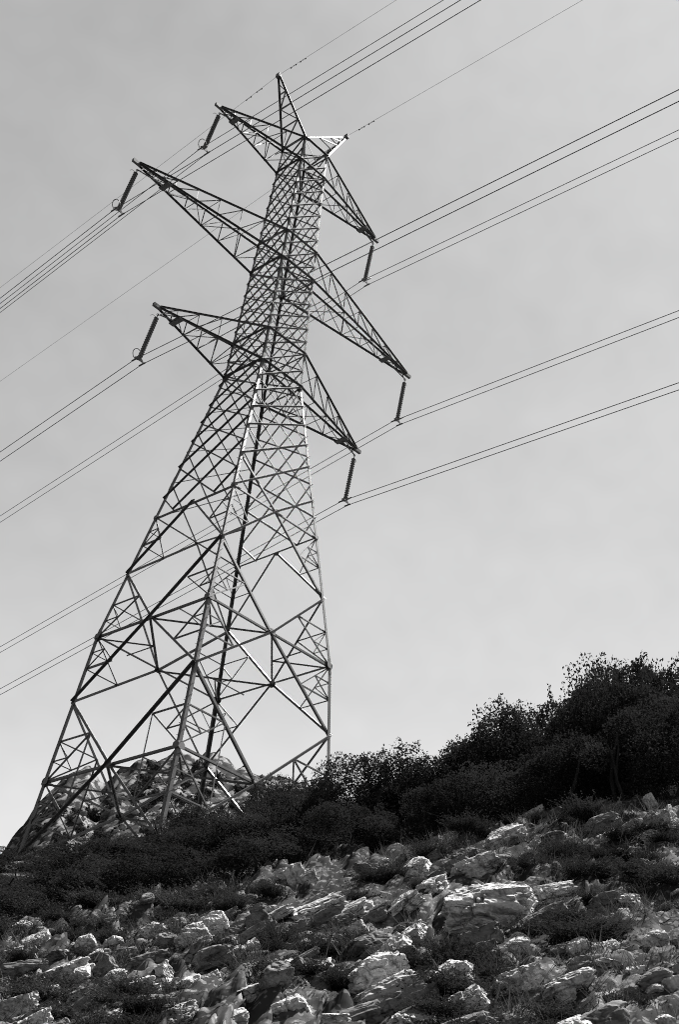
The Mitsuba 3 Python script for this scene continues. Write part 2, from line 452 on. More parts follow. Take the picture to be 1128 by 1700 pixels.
bolts = []
for k in range(150):                                                     # climbing pegs on the near leg
    z = -17.5 + k * (28.5 / 150)
    P = node('N', z)
    side = np.array([0, -1.0, 0]) if k % 2 else np.array([-1.0, 0, 0])
    run = np.array([0.06, 0, 0]) if k % 2 else np.array([0, 0.06, 0])
    bolts.append(rod(P + run, P + run + side * 0.17, 0.012, 5))
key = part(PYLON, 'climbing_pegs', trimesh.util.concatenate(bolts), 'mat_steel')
tag(key, kind='stuff')

ARMS = [('a', 5.087, 'Ab', 'At', 5), ('b', 7.28, 'Bb', 'Bt', 7), ('c', 4.471, 'Cb', 'Ct', 5)]
TIPS = {}
for aid, xt, lb, lt, nb in ARMS:
    for sx in (-1, 1):
        ARM = numbered(f'{PYLON}__crossarm')
        legs = [('N', 'L'), ('R', 'F')][sx > 0]
        zb, zt = Z[lb], Z[lt]
        tip = np.array([sx * xt, 0, zb]) * S
        TIPS[aid, sx] = tip
        out = np.array([sx, 0, 0.0])
        bot = {l: (node(l, zb), tip + np.array([-sx * 0.12, LEGS[l][1] * 0.07, 0.0])) for l in legs}
        top = {l: (node(l, zt), tip + np.array([-sx * 0.12, LEGS[l][1] * 0.05, 0.10])) for l in legs}
        for l in legs:
            sy = np.array([0, LEGS[l][1], 0.0])
            part(ARM, 'chord', angle_bar(*bot[l], sy, 0.095, outward=sy[1] < 0, upper=True), 'mat_steel')
            part(ARM, 'chord', angle_bar(*top[l], sy, 0.09, outward=sy[1] < 0, upper=True), 'mat_steel')
        at = lambda ch, f: ch[0] * (1 - f) + ch[1] * f
        fr = [1 - (1 - i / nb) ** 1.12 for i in range(nb)] + [0.94]
        for i in range(nb):
            f0, f1 = fr[i], fr[i + 1]
            w = 0.048
            l0, l1 = legs if i % 2 == 0 else legs[::-1]
            zax = np.array([0, 0, 1.0])
            part(ARM, 'lacing', angle_bar(at(bot[l0], f0), at(bot[l1], f1), zax, w, outward=False, off=-0.02), 'mat_steel')
            part(ARM, 'lacing', angle_bar(at(bot[l0], f1), at(bot[l1], f1), zax, w, outward=False, off=-0.035), 'mat_steel')
            if i % 2 == 0 and i < nb - 2:
                part(ARM, 'lacing', angle_bar(at(top[l0], f1), at(top[l1], f1), zax, w * 0.8, outward=False, off=-0.02), 'mat_steel')
            for l in legs:
                sy = np.array([0, LEGS[l][1], 0.0])
                part(ARM, 'lacing', angle_bar(at(top[l], f0), at(bot[l], f1), sy, w, outward=False, off=-0.03), 'mat_steel')
                if i < nb - 1:
                    part(ARM, 'lacing', angle_bar(at(bot[l], f1), at(top[l], f1), sy, w * 0.9, outward=False, off=-0.045), 'mat_steel')
        nose = trimesh.creation.box([0.5, 0.17, 0.19])
        nose.apply_translation(tip + out * 0.02 + np.array([0, 0, 0.05]))
        part(ARM, 'nose_plate', nose, 'mat_dark_steel')
        A = at(bot[legs[0]], 0.80)
        tie = trimesh.creation.box([0.3, abs(A[1]) * 2 + 0.12, 0.08])
        tie.apply_translation([A[0], 0, A[2] - 0.04])
        part(ARM, 'tie_plate', tie, 'mat_dark_steel')
        hang = tip + np.array([-sx * 0.14, 0, -0.36])
        part(ARM, 'hanger_bracket', angle_bar(np.array([A[0] + sx * 0.1, 0, A[2] - 0.08]), hang, np.array([0, 1.0, 0]), 0.085, outward=False), 'mat_dark_steel')
        part(ARM, 'hanger_bracket', angle_bar(tip + np.array([-sx * 0.5, 0, 0.0]), hang + np.array([-sx * 0.12, 0, 0.02]), np.array([0, 1.0, 0]), 0.06, outward=False, off=0.02), 'mat_dark_steel')

PEAKS = {}
for sx in (-1, 1):
    PK = numbered(f'{PYLON}__earth_wire_peak')
    legs = [('L', 'N'), ('F', 'R')][sx > 0]
    tip = np.array([sx * 2.036, 0, 14.08]) * S
    PEAKS[sx] = tip
    ch = {l: (node(l, Z['Ct']), tip + np.array([0, LEGS[l][1] * 0.05, 0])) for l in legs}
    for l in legs:
        part(PK, 'chord', angle_bar(*ch[l], np.array([0, LEGS[l][1], 0.0]), 0.1, outward=sx < 0 and l == 'N', upper=sx < 0), 'mat_steel')
    at = lambda c, f: c[0] * (1 - f) + c[1] * f
    nrm = np.array([sx, 0, -0.4])
    steps = [0.0, 0.3, 0.56, 0.76, 0.9]
    for i in range(4):
        l0, l1 = legs if i % 2 == 0 else legs[::-1]
        part(PK, 'lacing', angle_bar(at(ch[l0], steps[i]), at(ch[l1], steps[i + 1]), nrm, 0.065, outward=False, off=-0.02), 'mat_steel')
        if i < 3:
            part(PK, 'lacing', angle_bar(at(ch[l0], steps[i + 1]), at(ch[l1], steps[i + 1]), nrm, 0.065, outward=False, off=-0.04), 'mat_steel')
    if sx > 0:
        back = (node('N', Z['Ct']), tip)
        part(PK, 'tie_rod', rod(*back, 0.032), 'mat_dark_steel', smooth=40)
        for f0, f1 in ((0.35, 0.3), (0.35, 0.56), (0.62, 0.56), (0.62, 0.76), (0.8, 0.76)):
            part(PK, 'lacing', angle_bar(at(back, f0), at(ch['R'], f1), np.array([0, -1.0, 0.0]), 0.06, outward=False, off=-0.02), 'mat_steel')
    cap = trimesh.creation.box([0.2, 0.3, 0.28])
    cap.apply_translation(tip + np.array([0, 0, 0.05]))
    part(PK, 'clamp_cap', cap, 'mat_dark_steel')

# ---------------------------------------------------------------- insulator strings
PROFILE = np.array([[0.0, 0.075], [0.045, 0.072], [0.05, 0.03], [0.085, 0.02], [0.127, -0.010], [0.13, -0.022], [0.1, -0.016], [0.06, -0.02], [0.025, -0.03], [0.02, -0.072], [0.0, -0.074]])


def align(m, A, B):
    """Moves a mesh made along -z from the origin so that it runs from A towards B."""
    ax = unit(np.asarray(B) - np.asarray(A))
    T = trimesh.geometry.align_vectors([0, 0, -1], ax)
    T[:3, 3] = A
    m.apply_transform(T)
    return m


WORDS = {('a', -1): 'lower left', ('b', -1): 'long middle left', ('c', -1): 'upper left', ('a', 1): 'lower right', ('b', 1): 'long middle right', ('c', 1): 'upper right'}
CLAMPS = {}
for (aid, sx), tip in TIPS.items():
    name = WORDS[aid, sx]
    INS = thing('insulator_string', f'dark ribbed insulator string hanging from the tip of the {name} crossarm', 'insulator', 'insulator strings under the crossarms')
    A = tip + np.array([-sx * 0.14, 0, -0.36])
    B = tip + np.array([-0.35 if sx < 0 else -0.38, 0, -3.62])
    ax = unit(B - A)
    p0, p1 = A + ax * 0.22, B - ax * 0.22
    part(INS, 'shackle', trimesh.util.concatenate([rod(A, A + ax * 0.3, 0.022, 8), align(trimesh.creation.torus(0.06, 0.018, 14, 8), A + ax * 0.03, B)]), 'mat_steel', smooth=40)
    n = 18
    L = np.linalg.norm(p1 - p0)
    one = trimesh.creation.revolve(PROFILE[::-1], sections=14)
    discs = []
    for i in range(n):
        d = one.copy()
        d.apply_translation([0, 0, -(i + 0.5) * L / n])
        discs.append(d)
    rodc = trimesh.creation.cylinder(0.03, height=L, sections=8)
    rodc.apply_translation([0, 0, -L / 2])
    key = part(INS, 'disc_stack', align(trimesh.util.concatenate(discs + [rodc]), p0, p1), 'mat_glass_disc', smooth=35)
    tag(key, kind='stuff')
    yoke = trimesh.creation.extrude_polygon(__import__('shapely').Polygon([(-0.3, -0.09), (-0.22, -0.13), (0.22, -0.13), (0.3, -0.09), (0.07, 0.12), (-0.07, 0.12)]), 0.03, engine='earcut')
    yoke.apply_transform(np.array([[1, 0, 0, 0], [0, 0, -1, 0.015], [0, 1, 0, 0], [0, 0, 0, 1.0]]))
    yoke.apply_translation(B - ax * 0.12)
    part(INS, 'yoke_plate', yoke, 'mat_dark_steel')
    # arcing ring in a plane that leans outwards
    ring = trimesh.creation.torus(0.28, 0.02, 28, 8)
    nv = unit(np.array([sx * 0.75, 0, -0.66]))
    T = trimesh.geometry.align_vectors([0, 0, 1], nv)
    T[:3, 3] = B + np.array([sx * 0.66, 0, 0.75]) * 0.28 - ax * 0.05
    ring.apply_transform(T)
    part(INS, 'arcing_ring', ring, 'mat_dark_steel', smooth=True)
    horn = trimesh.util.concatenate([rod(p0, p0 + np.array([sx * 0.22, 0.1, 0.08]), 0.012, 6), rod(p0 + np.array([sx * 0.22, 0.1, 0.08]), p0 + np.array([sx * 0.34, 0.1, -0.05]), 0.012, 6)])
    part(INS, 'arcing_horn', horn, 'mat_steel')
    for s in (-1, 1):
        c = B + np.array([s * 0.24, 0, -0.2]) - ax * 0.1
        cl = trimesh.creation.capsule(height=0.42, radius=0.045, count=[8, 8])
        cl.apply_transform(trimesh.geometry.align_vectors([0, 0, 1], [0, 1, 0]))
        cl.apply_translation(c + np.array([0, -0.21, 0]) if abs(cl.bounds[0][1]) < 0.1 else c)
        part(INS, 'suspension_clamp', trimesh.util.concatenate([cl, rod(c, c + np.array([0, 0, 0.14]), 0.018, 6)]), 'mat_dark_steel', smooth=40)
        CLAMPS[aid, sx, s] = c

# ---------------------------------------------------------------- conductors and earth wires
def wire_path(P, slope_near=0.038, slope_far=-0.115, curve_near=0.00012, curve_far=-0.0):
    ys = np.concatenate([-np.geomspace(0.05, 180, 70)[::-1], [0], np.geomspace(0.05, 180, 70)])
    z = np.where(ys < 0, slope_near * ys, 0) + np.where(ys > 0, slope_far * ys, 0)
    z = z + np.where(ys > 0, -0.0010 * ys * np.clip(30 - ys, -1e9, 1e9) * 0, 0)
    z = z + np.where(np.abs(ys) > 40, 0.0006 * (np.abs(ys) - 40) ** 2, 0) * 0.5
    return np.column_stack([np.full_like(ys, P[0]), P[1] + ys, P[2] + z])


def tube(path, r, n=6):
    d = np.gradient(path, axis=0)
    d /= np.linalg.norm(d, axis=1, keepdims=True)
    a = np.cross(d, [0, 0, 1.0])
    a /= np.linalg.norm(a, axis=1, keepdims=True)
    b = np.cross(a, d)
    th = np.arange(n) * 2 * np.pi / n
    V = (path[:, None] + r * (np.cos(th)[None, :, None] * a[:, None] + np.sin(th)[None, :, None] * b[:, None])).reshape(-1, 3)
    F = []
    m = len(path)
    for i in range(m - 1):
        for k in range(n):
            q = (k + 1) % n
            F += [[i * n + k, (i + 1) * n + k, (i + 1) * n + q], [i * n + k, (i + 1) * n + q, i * n + q]]
    F += [[0, k, k + 1] for k in range(1, n - 1)] + [[(m - 1) * n, (m - 1) * n + k + 1, (m - 1) * n + k] for k in range(1, n - 1)]
    mesh = trimesh.Trimesh(V, np.array(F), process=False)
    if mesh.volume < 0:
        mesh.invert()
    return mesh


for (aid, sx, s), c in CLAMPS.items():
    side = 'left-hand' if s < 0 else 'right-hand'
    W = thing('conductor', f'{side} thin wire of the twin pair held by the {WORDS[aid, sx]} insulator string', 'power line', 'twin conductors of the power line')
    scene[W] = mikit.ply(tube(wire_path(c, slope_far=-0.147), 0.021), 'mat_wire', smooth=True)
for sx, tip in PEAKS.items():
    W = thing('earth_wire', f"single thin earth wire clamped to the pylon's {'upper left' if sx < 0 else 'upper right'} peak", 'power line', 'earth wires on the two peaks')
    P = tip + np.array([0, 0, 0.1])
    path = wire_path(P, slope_near=0.024, slope_far=-0.125)
    part(W, 'strand', tube(path, 0.0105), 'mat_wire', smooth=True)
    for y in (-2.1, -1.3, 1.6, 2.5):
        z = P[2] + (0.024 * y if y < 0 else -0.125 * y)
        c = np.array([P[0], P[1] + y, z - 0.07])
        body = [rod(c + [0, -0.22, 0], c + [0, 0.22, 0], 0.01, 6), rod(c, c + [0, 0, 0.09], 0.018, 6)]
        for e in (-1, 1):
            body.append(rod(c + [0, e * 0.15, 0], c + [0, e * 0.27, 0], 0.036, 8))
        part(W, 'vibration_damper', trimesh.util.concatenate(body), 'mat_dark_steel', smooth=40)

# ---------------------------------------------------------------- rocks
def rock_mesh(seed, n=9, blocky=0.75, amp=0.16, fine=0.05):
    """A weathered block inside the unit cube: a box broken along joint planes, stepped along its bedding, with pitted faces."""
    r = np.random.default_rng(seed)
    m = trimesh.creation.box([1, 1, 1])
    for _ in range({7: 3, 9: 4, 12: 4, 16: 5}[n]):
        v, f = trimesh.remesh.subdivide(m.vertices, m.faces)
        m = trimesh.Trimesh(v, f, process=True)
    v = m.vertices * 2.0
    sph = v / np.linalg.norm(v, axis=1, keepdims=True)
    v = v * blocky + sph * (1 - blocky) * 1.05
    off = r.uniform(0, 50, 3)
    k = r.uniform(1.6, 3.2)                                   # beds: each a little wider or narrower than the next
    wob = meshkit.fbm(v * 1.3 + off, 2, seed % 71) * 0.8
    layer = np.floor((v[:, 2] + 1) * k + wob).astype(int)
    step = r.uniform(0.78, 1.04, (12, 2))[np.clip(layer, 0, 11)]
    v = v * np.column_stack([step, np.ones(len(v))])
    for q in range(15):                                       # joint faces and broken corners
        d = unit(r.normal(size=3) * ([1, 1, 0.45] if q % 2 else [0.8, 0.8, 1]))
        reach = (v @ d).max()
        over = np.maximum(v @ d - reach * r.uniform(0.66, 0.97), 0)
        v = v - over[:, None] * d * 0.96
    big = meshkit.fbm(v * 1.1 + off, 3, seed % 97) - 0.5
    rid = np.abs(meshkit.fbm(v * 2.3 + off, 4, seed % 89) - 0.5)
    sm = meshkit.fbm(v * 6 + off, 4, seed % 83) - 0.5
    cut = np.maximum(0.07 - np.abs(meshkit.fbm(v * [2.2, 2.2, 1.2] + off + 9, 2, seed % 79) - 0.5), 0) / 0.07   # open cracks
    v = v + sph * (1.2 * amp * big - 1.5 * amp * rid + 2.2 * fine * sm - 2.2 * fine * cut)[:, None]
    return trimesh.Trimesh(v * 0.5, m.faces, process=False)


SHAPES = [mikit.ply(rock_mesh(100 + k, 9, 0.86 if k < 8 else 0.62, 0.10 if k < 8 else 0.22), 'mat_limestone', smooth=24) for k in range(16)]
BIG = [mikit.ply(rock_mesh(100 + k, 16, 0.86 if k < 8 else 0.62, 0.10 if k < 8 else 0.24, 0.07), 'mat_limestone', smooth=24) for k in range(16)]
SMALL = [shared(f'stone_form_{k}', rock_mesh(200 + k, 9, 0.8 if k < 8 else 0.6, 0.12 if k < 8 else 0.22), 'mat_weathered' if k % 6 else 'mat_limestone', 24) for k in range(16)]
DIP = math.radians(30)
RU = np.array([RGT[0], RGT[1], 0.0])
RV = np.array([FWD[0], FWD[1], 0.0])
UPZ = np.array([0, 0, 1.0])
BED = np.column_stack([math.cos(DIP) * RU + math.sin(DIP) * UPZ, RV, -math.sin(DIP) * RU + math.cos(DIP) * UPZ])   # along the bed, into the slope, across the bed


def rock_matrix(c, size, jitter, r, extra=0.0, pitch=0.0):
    rot = BED @ Rotation.from_euler('yzx', [extra + r.normal() * jitter, r.normal() * jitter * 1.5, pitch + r.normal() * jitter]).as_matrix()
    M = np.eye(4)
    M[:3, :3] = rot * np.asarray(size)
    M[:3, 3] = c
    return M


ROCKS = [  # x, y in the photograph, width, height there, shape, extra tilt in degrees, label
    (37, 1545, 36, 34, 9, 0, 'rounded pale rock, highest of the rocks at the far left of the bank'),
    (64, 1566, 60, 38, 3, 0, 'cracked pale boulder just right of the rounded rock at far left'),
    (143, 1572, 44, 40, 0, -4, 'squarish light grey block with flat face, dark hollow on its right'),
    (160, 1588, 34, 22, 1, -4, 'small slab tucked under the right side of the squarish block'),
    (24, 1588, 38, 30, 4, 0, 'pale broken block at the left edge, below the cracked boulder'),
    (114, 1614, 80, 32, 2, -4, 'long tilted grey slab below the squarish block'),
    (80, 1652, 44, 32, 5, -6, 'bright stubby block below the long tilted slab'),
    (29, 1676, 70, 44, 6, -6, 'large bright slab in the bottom left corner of the bank'),
    (61, 1697, 60, 30, 7, 0, 'grey slab cut by the bottom edge, right of the corner slab'),
    (255, 1548, 56, 34, 10, 0, 'smooth pale boulder alone among dark scrub left of centre'),
    (229, 1643, 66, 34, 2, -8, 'low pale ledge near the bottom, below the lone boulder'),
    (128, 1657, 54, 26, 1, -8, 'grey flat slab right of the bright stubby block'),
    (271, 1610, 34, 32, 11, 0, 'upright knobbly rock below the lone pale boulder'),
    (322, 1558, 66, 46, 12, 0, 'big pale rock with a black hollow under its right side'),
    (356, 1538, 54, 46, 13, 0, 'pitted peaked rock just right of the rock with the hollow'),
    (378, 1569, 46, 18, 3, 0, 'thin pale slab between the peaked rock and the scrub'),
    (416, 1570, 34, 22, 8, 12, 'small wedge rock right of the thin slab'),
    (449, 1524, 78, 16, 2, 4, 'narrow bright bed of rock slanting up below the white peaked rock'),
    (520, 1508, 104, 22, 4, 2, 'long bright slanting ledge in the middle of the bank'),
    (570, 1517, 84, 24, 6, -2, 'broad pale ledge right of the long bright ledge'),
    (484, 1452, 62, 46, 14, 0, 'brilliant white peaked rock at the edge of the dark bushes'),
    (512, 1456, 34, 26, 9, 14, 'small white point beside the white peaked rock'),
    (479, 1607, 56, 28, 10, 0, 'craggy pale rock at lower centre of the bank'),
    (538, 1610, 52, 34, 11, 0, 'grey knob right of the craggy pale rock'),
    (655, 1583, 78, 40, 5, 22, 'white capped wedge rock left of the big overhanging boulder'),
    (630, 1616, 110, 58, 12, 0, 'wide dull rock mass under the white capped wedge'),
    (427, 1645, 66, 24, 7, -4, 'flat pale ledge above the black gap near the bottom'),
    (350, 1622, 44, 18, 3, 0, 'little flat slab left of the flat pale ledge'),
    (317, 1632, 44, 24, 15, 0, 'small craggy stone left of the little flat slab'),
    (683, 1690, 84, 30, 8, -20, 'pale rounded rock cut by the bottom edge right of centre'),
    (557, 1690, 46, 16, 2, -16, 'thin bright slab at the bottom edge near the centre'),
    (812, 1500, 166, 74, 13, -22, 'biggest boulder of the bank, white topped, with a black hollow below'),
    (916, 1484, 74, 34, 4, -6, 'dark sided slab with a bright rim, right end of the biggest boulder'),
    (752, 1618, 84, 46, 10, 4, 'dark humped rock with a pale rim below the hollow'),
    (783, 1663, 64, 40, 5, 8, 'pale wedge rock below the dark humped rock'),
    (836, 1578, 20, 18, 8, 0, 'small white stone right of the black hollow'),
    (868, 1622, 104, 52, 14, 0, 'rough crumbling rock mass right of the dark humped rock'),
    (1011, 1598, 46, 14, 1, -30, 'thin white slab alone at lower right'),
    (1000, 1573, 34, 18, 9, -20, 'small pale stone just above the thin white slab'),
    (1034, 1513, 26, 16, 8, -20, 'small white stone in the scrub at right'),
    (1000, 1476, 40, 14, 6, -26, 'flat pale stone in the scrub right of the biggest boulder'),
    (1041, 1494, 54, 18, 3, -16, 'low grey slab above the small white stone in the scrub'),
    (1114, 1449, 26, 20, 9, 0, 'pale stone at the right edge halfway up the rocks'),
    (943, 1652, 46, 28, 15, 0, 'craggy grey stone near the bottom, right of the crumbling mass'),
    (1016, 1653, 30, 20, 11, 0, 'small round pale stone near the bottom at right'),
    (1106, 1694, 40, 20, 10, -20, 'pale stone in the bottom right corner'),
    (860, 1570, 46, 26, 12, 0, 'broken grey rock above the crumbling mass'),
    (794, 1434, 92, 46, 14, 4, 'white craggy rock above the biggest boulder'),
    (840, 1388, 76, 34, 13, -6, 'bright pitted rock below the bushes at upper right'),
    (885, 1356, 46, 26, 6, 10, 'tilted slab with bright edges just under the dark bushes'),
    (924, 1388, 34, 16, 9, -10, 'small bright stone right of the bright pitted rock'),
    (1082, 1329, 24, 26, 15, 14, 'bright knob standing against the dark bushes at right'),
    (1123, 1312, 34, 34, 12, 0, 'bright rock at the right edge under the bushes'),
    (1110, 1358, 46, 44, 11, 8, 'tall pale crag at the right edge of the rocks'),
    (1082, 1388, 38, 24, 10, 0, 'pale stone below the bright knob at right'),
    (1047, 1356, 30, 18, 13, 0, 'broken stone left of the tall pale crag'),
    (1008, 1391, 36, 18, 4, 0, 'dark stone with pale rim among the scrub at upper right'),
    (612, 1408, 64, 14, 2, 6, 'lower of the two thin steep beds poking out of the bushes'),
    (656, 1390, 44, 12, 7, 14, 'upper of the two thin steep beds poking out of the bushes'),
    (690, 1440, 60, 22, 0, 8, 'dark steep bed right of the two thin beds'),
    (668, 1500, 70, 22, 1, 10, 'steep broken bed in the shade left of the white craggy rock'),
    (720, 1470, 64, 26, 15, 6, 'crumbled pale rock left of the biggest boulder'),
    (690, 1545, 50, 26, 11, 10, 'dull broken rock above the white capped wedge'),
    (1060, 1610, 44, 22, 14, -10, 'dull stone below the thin white slab'),
    (960, 1570, 44, 24, 13, 0, 'dull broken stone left of the small pale stone'),
    (1090, 1560, 46, 30, 12, -6, 'mottled grey rock near the right edge'),
    (1118, 1630, 40, 30, 14, 0, 'mottled pale rock at the right edge near the bottom'),
    (180, 1690, 60, 26, 5, -4, 'grey slab at the bottom edge left of the low ledge'),
    (300, 1680, 70, 28, 15, 0, 'rough grey rock at the bottom edge left of centre'),
    (388, 1690, 56, 24, 13, 0, 'rough dull rock at the bottom edge by the black gap'),
    (480, 1668, 70, 36, 14, 0, 'mottled rock mass near the bottom at centre'),
    (190, 1622, 40, 24, 12, 0, 'grey broken rock right of the long tilted slab'),
]
for x, y, w, h, s, tilt, lab in ROCKS:
    u, v, hh, ppm = pixel_ground(x, y + 0.35 * h)
    r = np.random.default_rng(int(x * 7 + y))
    size = np.array([w / ppm * 1.06, w / ppm * r.uniform(0.7, 1.1), h / ppm * 1.25])
    c = np.append(to_xy(u, v), EYE[2] + hh + 0.22 * h / ppm)
    put(thing('boulder' if w * h > 1800 else 'rock', lab, 'boulder' if w * h > 1800 else 'rock', 'limestone rocks of the bank'), (BIG if w * h > 1500 else SHAPES)[s], rock_matrix(c, size, 0.07, r, -math.radians(tilt), math.radians(4 if w > 150 else r.uniform(10, 28))))

r = np.random.default_rng(15)
placed = 0
while placed < 110:
    az, vv = math.radians(r.uniform(-12.5, 14.5)), r.uniform(8.8, 15.5)
    uu = vv * math.tan(az)
    dens = float(meshkit.fbm(np.array([[uu * 0.7, vv * 0.7, 13.0]]), 3, 26)[0]) + (0.12 if vv < 12.5 else -0.03)
    if dens < 0.5 or vv > 14.6 + 0.25 * uu:
        continue
    s = 0.11 * math.exp(r.normal() * 0.4) + 0.05
    size = np.array([s * r.uniform(1.2, 2.2), s * r.uniform(0.9, 1.5), s * r.uniform(0.6, 1.0)])
    c = np.append(to_xy(uu, vv), EYE[2] + float(height(uu, vv)) + 0.22 * size[2])
    put(thing('block', 'weathered grey limestone block bedded among others on the rocky bank', 'rock', 'weathered blocks of the bank'), SMALL[int(r.integers(16))], rock_matrix(c, size, 0.12, r))
    placed += 1

r = np.random.default_rng(5)
placed = 0
while placed < 240:
    az, vv = math.radians(r.uniform(-12.5, 14.5)), r.uniform(9.0, 19.5)
    uu = vv * math.tan(az)
    dens = float(meshkit.fbm(np.array([[uu * 0.9, vv * 0.9, 3.0]]), 3, 6)[0])
    lim = 15.2 + 0.25 * uu
    if dens < 0.44 or vv > lim:
        continue
    s = 0.06 * math.exp(r.normal() * 0.5) + 0.03
    size = np.array([s * r.uniform(1.1, 2.2), s * r.uniform(0.9, 1.6), s * r.uniform(0.5, 1.0)])
    c = np.append(to_xy(uu, vv), EYE[2] + float(height(uu, vv)) + 0.2 * size[2])
    put(thing('stone', 'small pale limestone stone lying loose on the rocky bank', 'stone', 'small loose stones on the bank'), SMALL[int(r.integers(16))], rock_matrix(c, size, 0.25, r))
    placed += 1

# ---------------------------------------------------------------- shrubs
def leaves(points, normals, size, r):
    """One small pointed leaf (two triangles, folded) per point."""
    n = len(points)
    d = r.normal(size=(n, 3)) + normals * 0.9 + [0, 0, 0.3]
    d /= np.linalg.norm(d, axis=1, keepdims=True)
    s = np.cross(d, r.normal(size=(n, 3)))
    s /= np.linalg.norm(s, axis=1, keepdims=True)
    L = size * r.uniform(0.7, 1.3, (n, 1))
    fold = np.cross(d, s) * L * 0.12
    a, b = points - d * L * 0.5, points + d * L * 0.5
    m1, m2 = points + s * L * 0.3 + fold, points - s * L * 0.3 + fold
    V = np.stack([a, m1, b, m2], 1).reshape(-1, 3)
    k = np.arange(n)[:, None] * 4
    return V, np.vstack([k + [0, 1, 2], k + [0, 2, 3]])


def crown_mesh(seed, n_leaf=13500, leaf=0.044, sprigs=5):
    """A shrub's crown about 2 m across and 1.7 m tall, base at z = 0: lumps of leaf clusters, with gaps and shoots."""
    r = np.random.default_rng(seed)
    lumps = []
    for _ in range(20):
        th, zz, rr = r.uniform(0, 2 * np.pi), r.uniform(0.15, 1.4), r.uniform(0.2, 0.8)
        rr *= math.sqrt(max(0.15, 1 - ((zz - 0.5) / 1.15) ** 2))
        lumps.append((np.array([rr * math.cos(th), rr * math.sin(th), zz]), r.uniform(0.2, 0.5)))
    pts, nrm = [], []
    per = n_leaf // len(lumps)
    for c, R in lumps:
        d = r.normal(size=(per, 3))
        d /= np.linalg.norm(d, axis=1, keepdims=True)
        lump = 0.75 + 0.5 * meshkit.fbm(d * 2.2 + c * 7, 3, seed % 50)
        q = c + d * (R * lump * r.uniform(0.45, 1.0, per) ** 0.5)[:, None] * [1, 1, 0.85]
        keep = meshkit.noise(q * 6 + seed, 3) > 0.14
        pts.append(q[keep]); nrm.append(d[keep])
    for _ in range(sprigs + 2):
        c, R = lumps[int(r.integers(len(lumps)))]
        th = r.uniform(0, 2 * np.pi)
        d = unit(np.array([math.cos(th) * 0.5, math.sin(th) * 0.5, r.uniform(0.6, 1.3)]))
        k = 60
        t = r.uniform(0.6, r.uniform(1.25, 1.75), k)
        pts.append(c + d * (R * t)[:, None] + r.normal(size=(k, 3)) * 0.028)
        nrm.append(np.tile(d, (k, 1)))
    pts, nrm = np.vstack(pts), np.vstack(nrm)
    ok = pts[:, 2] > 0.0
    return leaves(pts[ok], nrm[ok], leaf, r)


def stem_mesh(seed):
    r = np.random.default_rng(seed)
    out = []
    for _ in range(6):
        th = r.uniform(0, 2 * np.pi)
        p = np.array([0.08 * math.cos(th), 0.08 * math.sin(th), -0.25])
        rad = r.uniform(0.025, 0.045)
        path = [p]
        d = unit(np.array([math.cos(th) * 0.6, math.sin(th) * 0.6, 1.0]))
        for k in range(6):
            d = unit(d + r.normal(size=3) * 0.22)
            path.append(path[-1] + d * 0.24)
        for k in range(6):
            out.append(rod(path[k], path[k + 1], rad * (1 - k / 7), 6))
    return trimesh.util.concatenate(out)


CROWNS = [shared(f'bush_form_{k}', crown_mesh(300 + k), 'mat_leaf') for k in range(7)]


def scrub_mesh(seed):
    """A thorny cushion about 2 m across and 1.2 m tall before scaling: thin twigs fanning out of a few stools, small leaves along them."""
    r = np.random.default_rng(seed)
    stools = [np.append(r.uniform(-0.6, 0.6, 2), 0) for _ in range(7)]
    V, F, pts, nrm, n = [], [], [], [], 0
    for _ in range(620):
        c = stools[int(r.integers(7))] + np.append(r.normal(size=2) * 0.12, 0)
        d = unit(np.array([r.normal() * 0.6, r.normal() * 0.6, r.uniform(0.35, 1.2)]))
        L = r.uniform(0.4, 1.15) * (1.0 if r.random() < 0.9 else 1.35)
        bend = np.array([r.normal() * 0.15, r.normal() * 0.15, -0.15])
        side = unit(np.cross(d, r.normal(size=3))) * 0.014
        a, m, b = c, c + d * L * 0.5, c + d * L + bend * L
        V += [a - side, a + side, m + side * 0.6, m - side * 0.6, b]
        F += [[n, n + 1, n + 2], [n, n + 2, n + 3], [n + 3, n + 2, n + 4]]
        n += 5
        t = r.uniform(0.3, 1, 7)[:, None]
        pts.append(c + d * L * t + bend * L * np.maximum(t - 0.5, 0) * 2 + r.normal(size=(7, 3)) * 0.02)
        nrm.append(np.tile(d, (7, 1)))
    pts, nrm = np.vstack(pts), np.vstack(nrm)
    lv, lf = leaves(pts, nrm, 0.075, r)
    return np.vstack([np.array(V), lv]), np.vstack([np.array(F), lf + n])


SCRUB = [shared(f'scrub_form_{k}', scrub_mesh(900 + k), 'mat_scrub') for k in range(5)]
STEMS = [mikit.ply(stem_mesh(500 + k), 'mat_bark') for k in range(3)]


def shrub(u, v, w, h, label, group, k, name='shrub', cat='bush', sink=0.1):
    key = thing(name, label, cat, group)
    r = np.random.default_rng(int(abs(u * 131 + v * 977)) + k)
    a = r.uniform(0, 2 * np.pi)
    M = np.eye(4)
    M[:3, :3] = np.array([[math.cos(a), -math.sin(a), 0], [math.sin(a), math.cos(a), 0], [0, 0, 1]]) * np.array([w / 2.0, w / 2.0, h / 1.75])
    M[:3, 3] = np.append(to_xy(u, v), EYE[2] + float(height(u, v)) - sink)
    if name == 'scrub_cushion':
        put(key, SCRUB[k % len(SCRUB)], M)
        return key
    put(f'{key}__crown', CROWNS[k % len(CROWNS)], M)
    put(f'{key}__stems', STEMS[k % len(STEMS)], M)
    return key


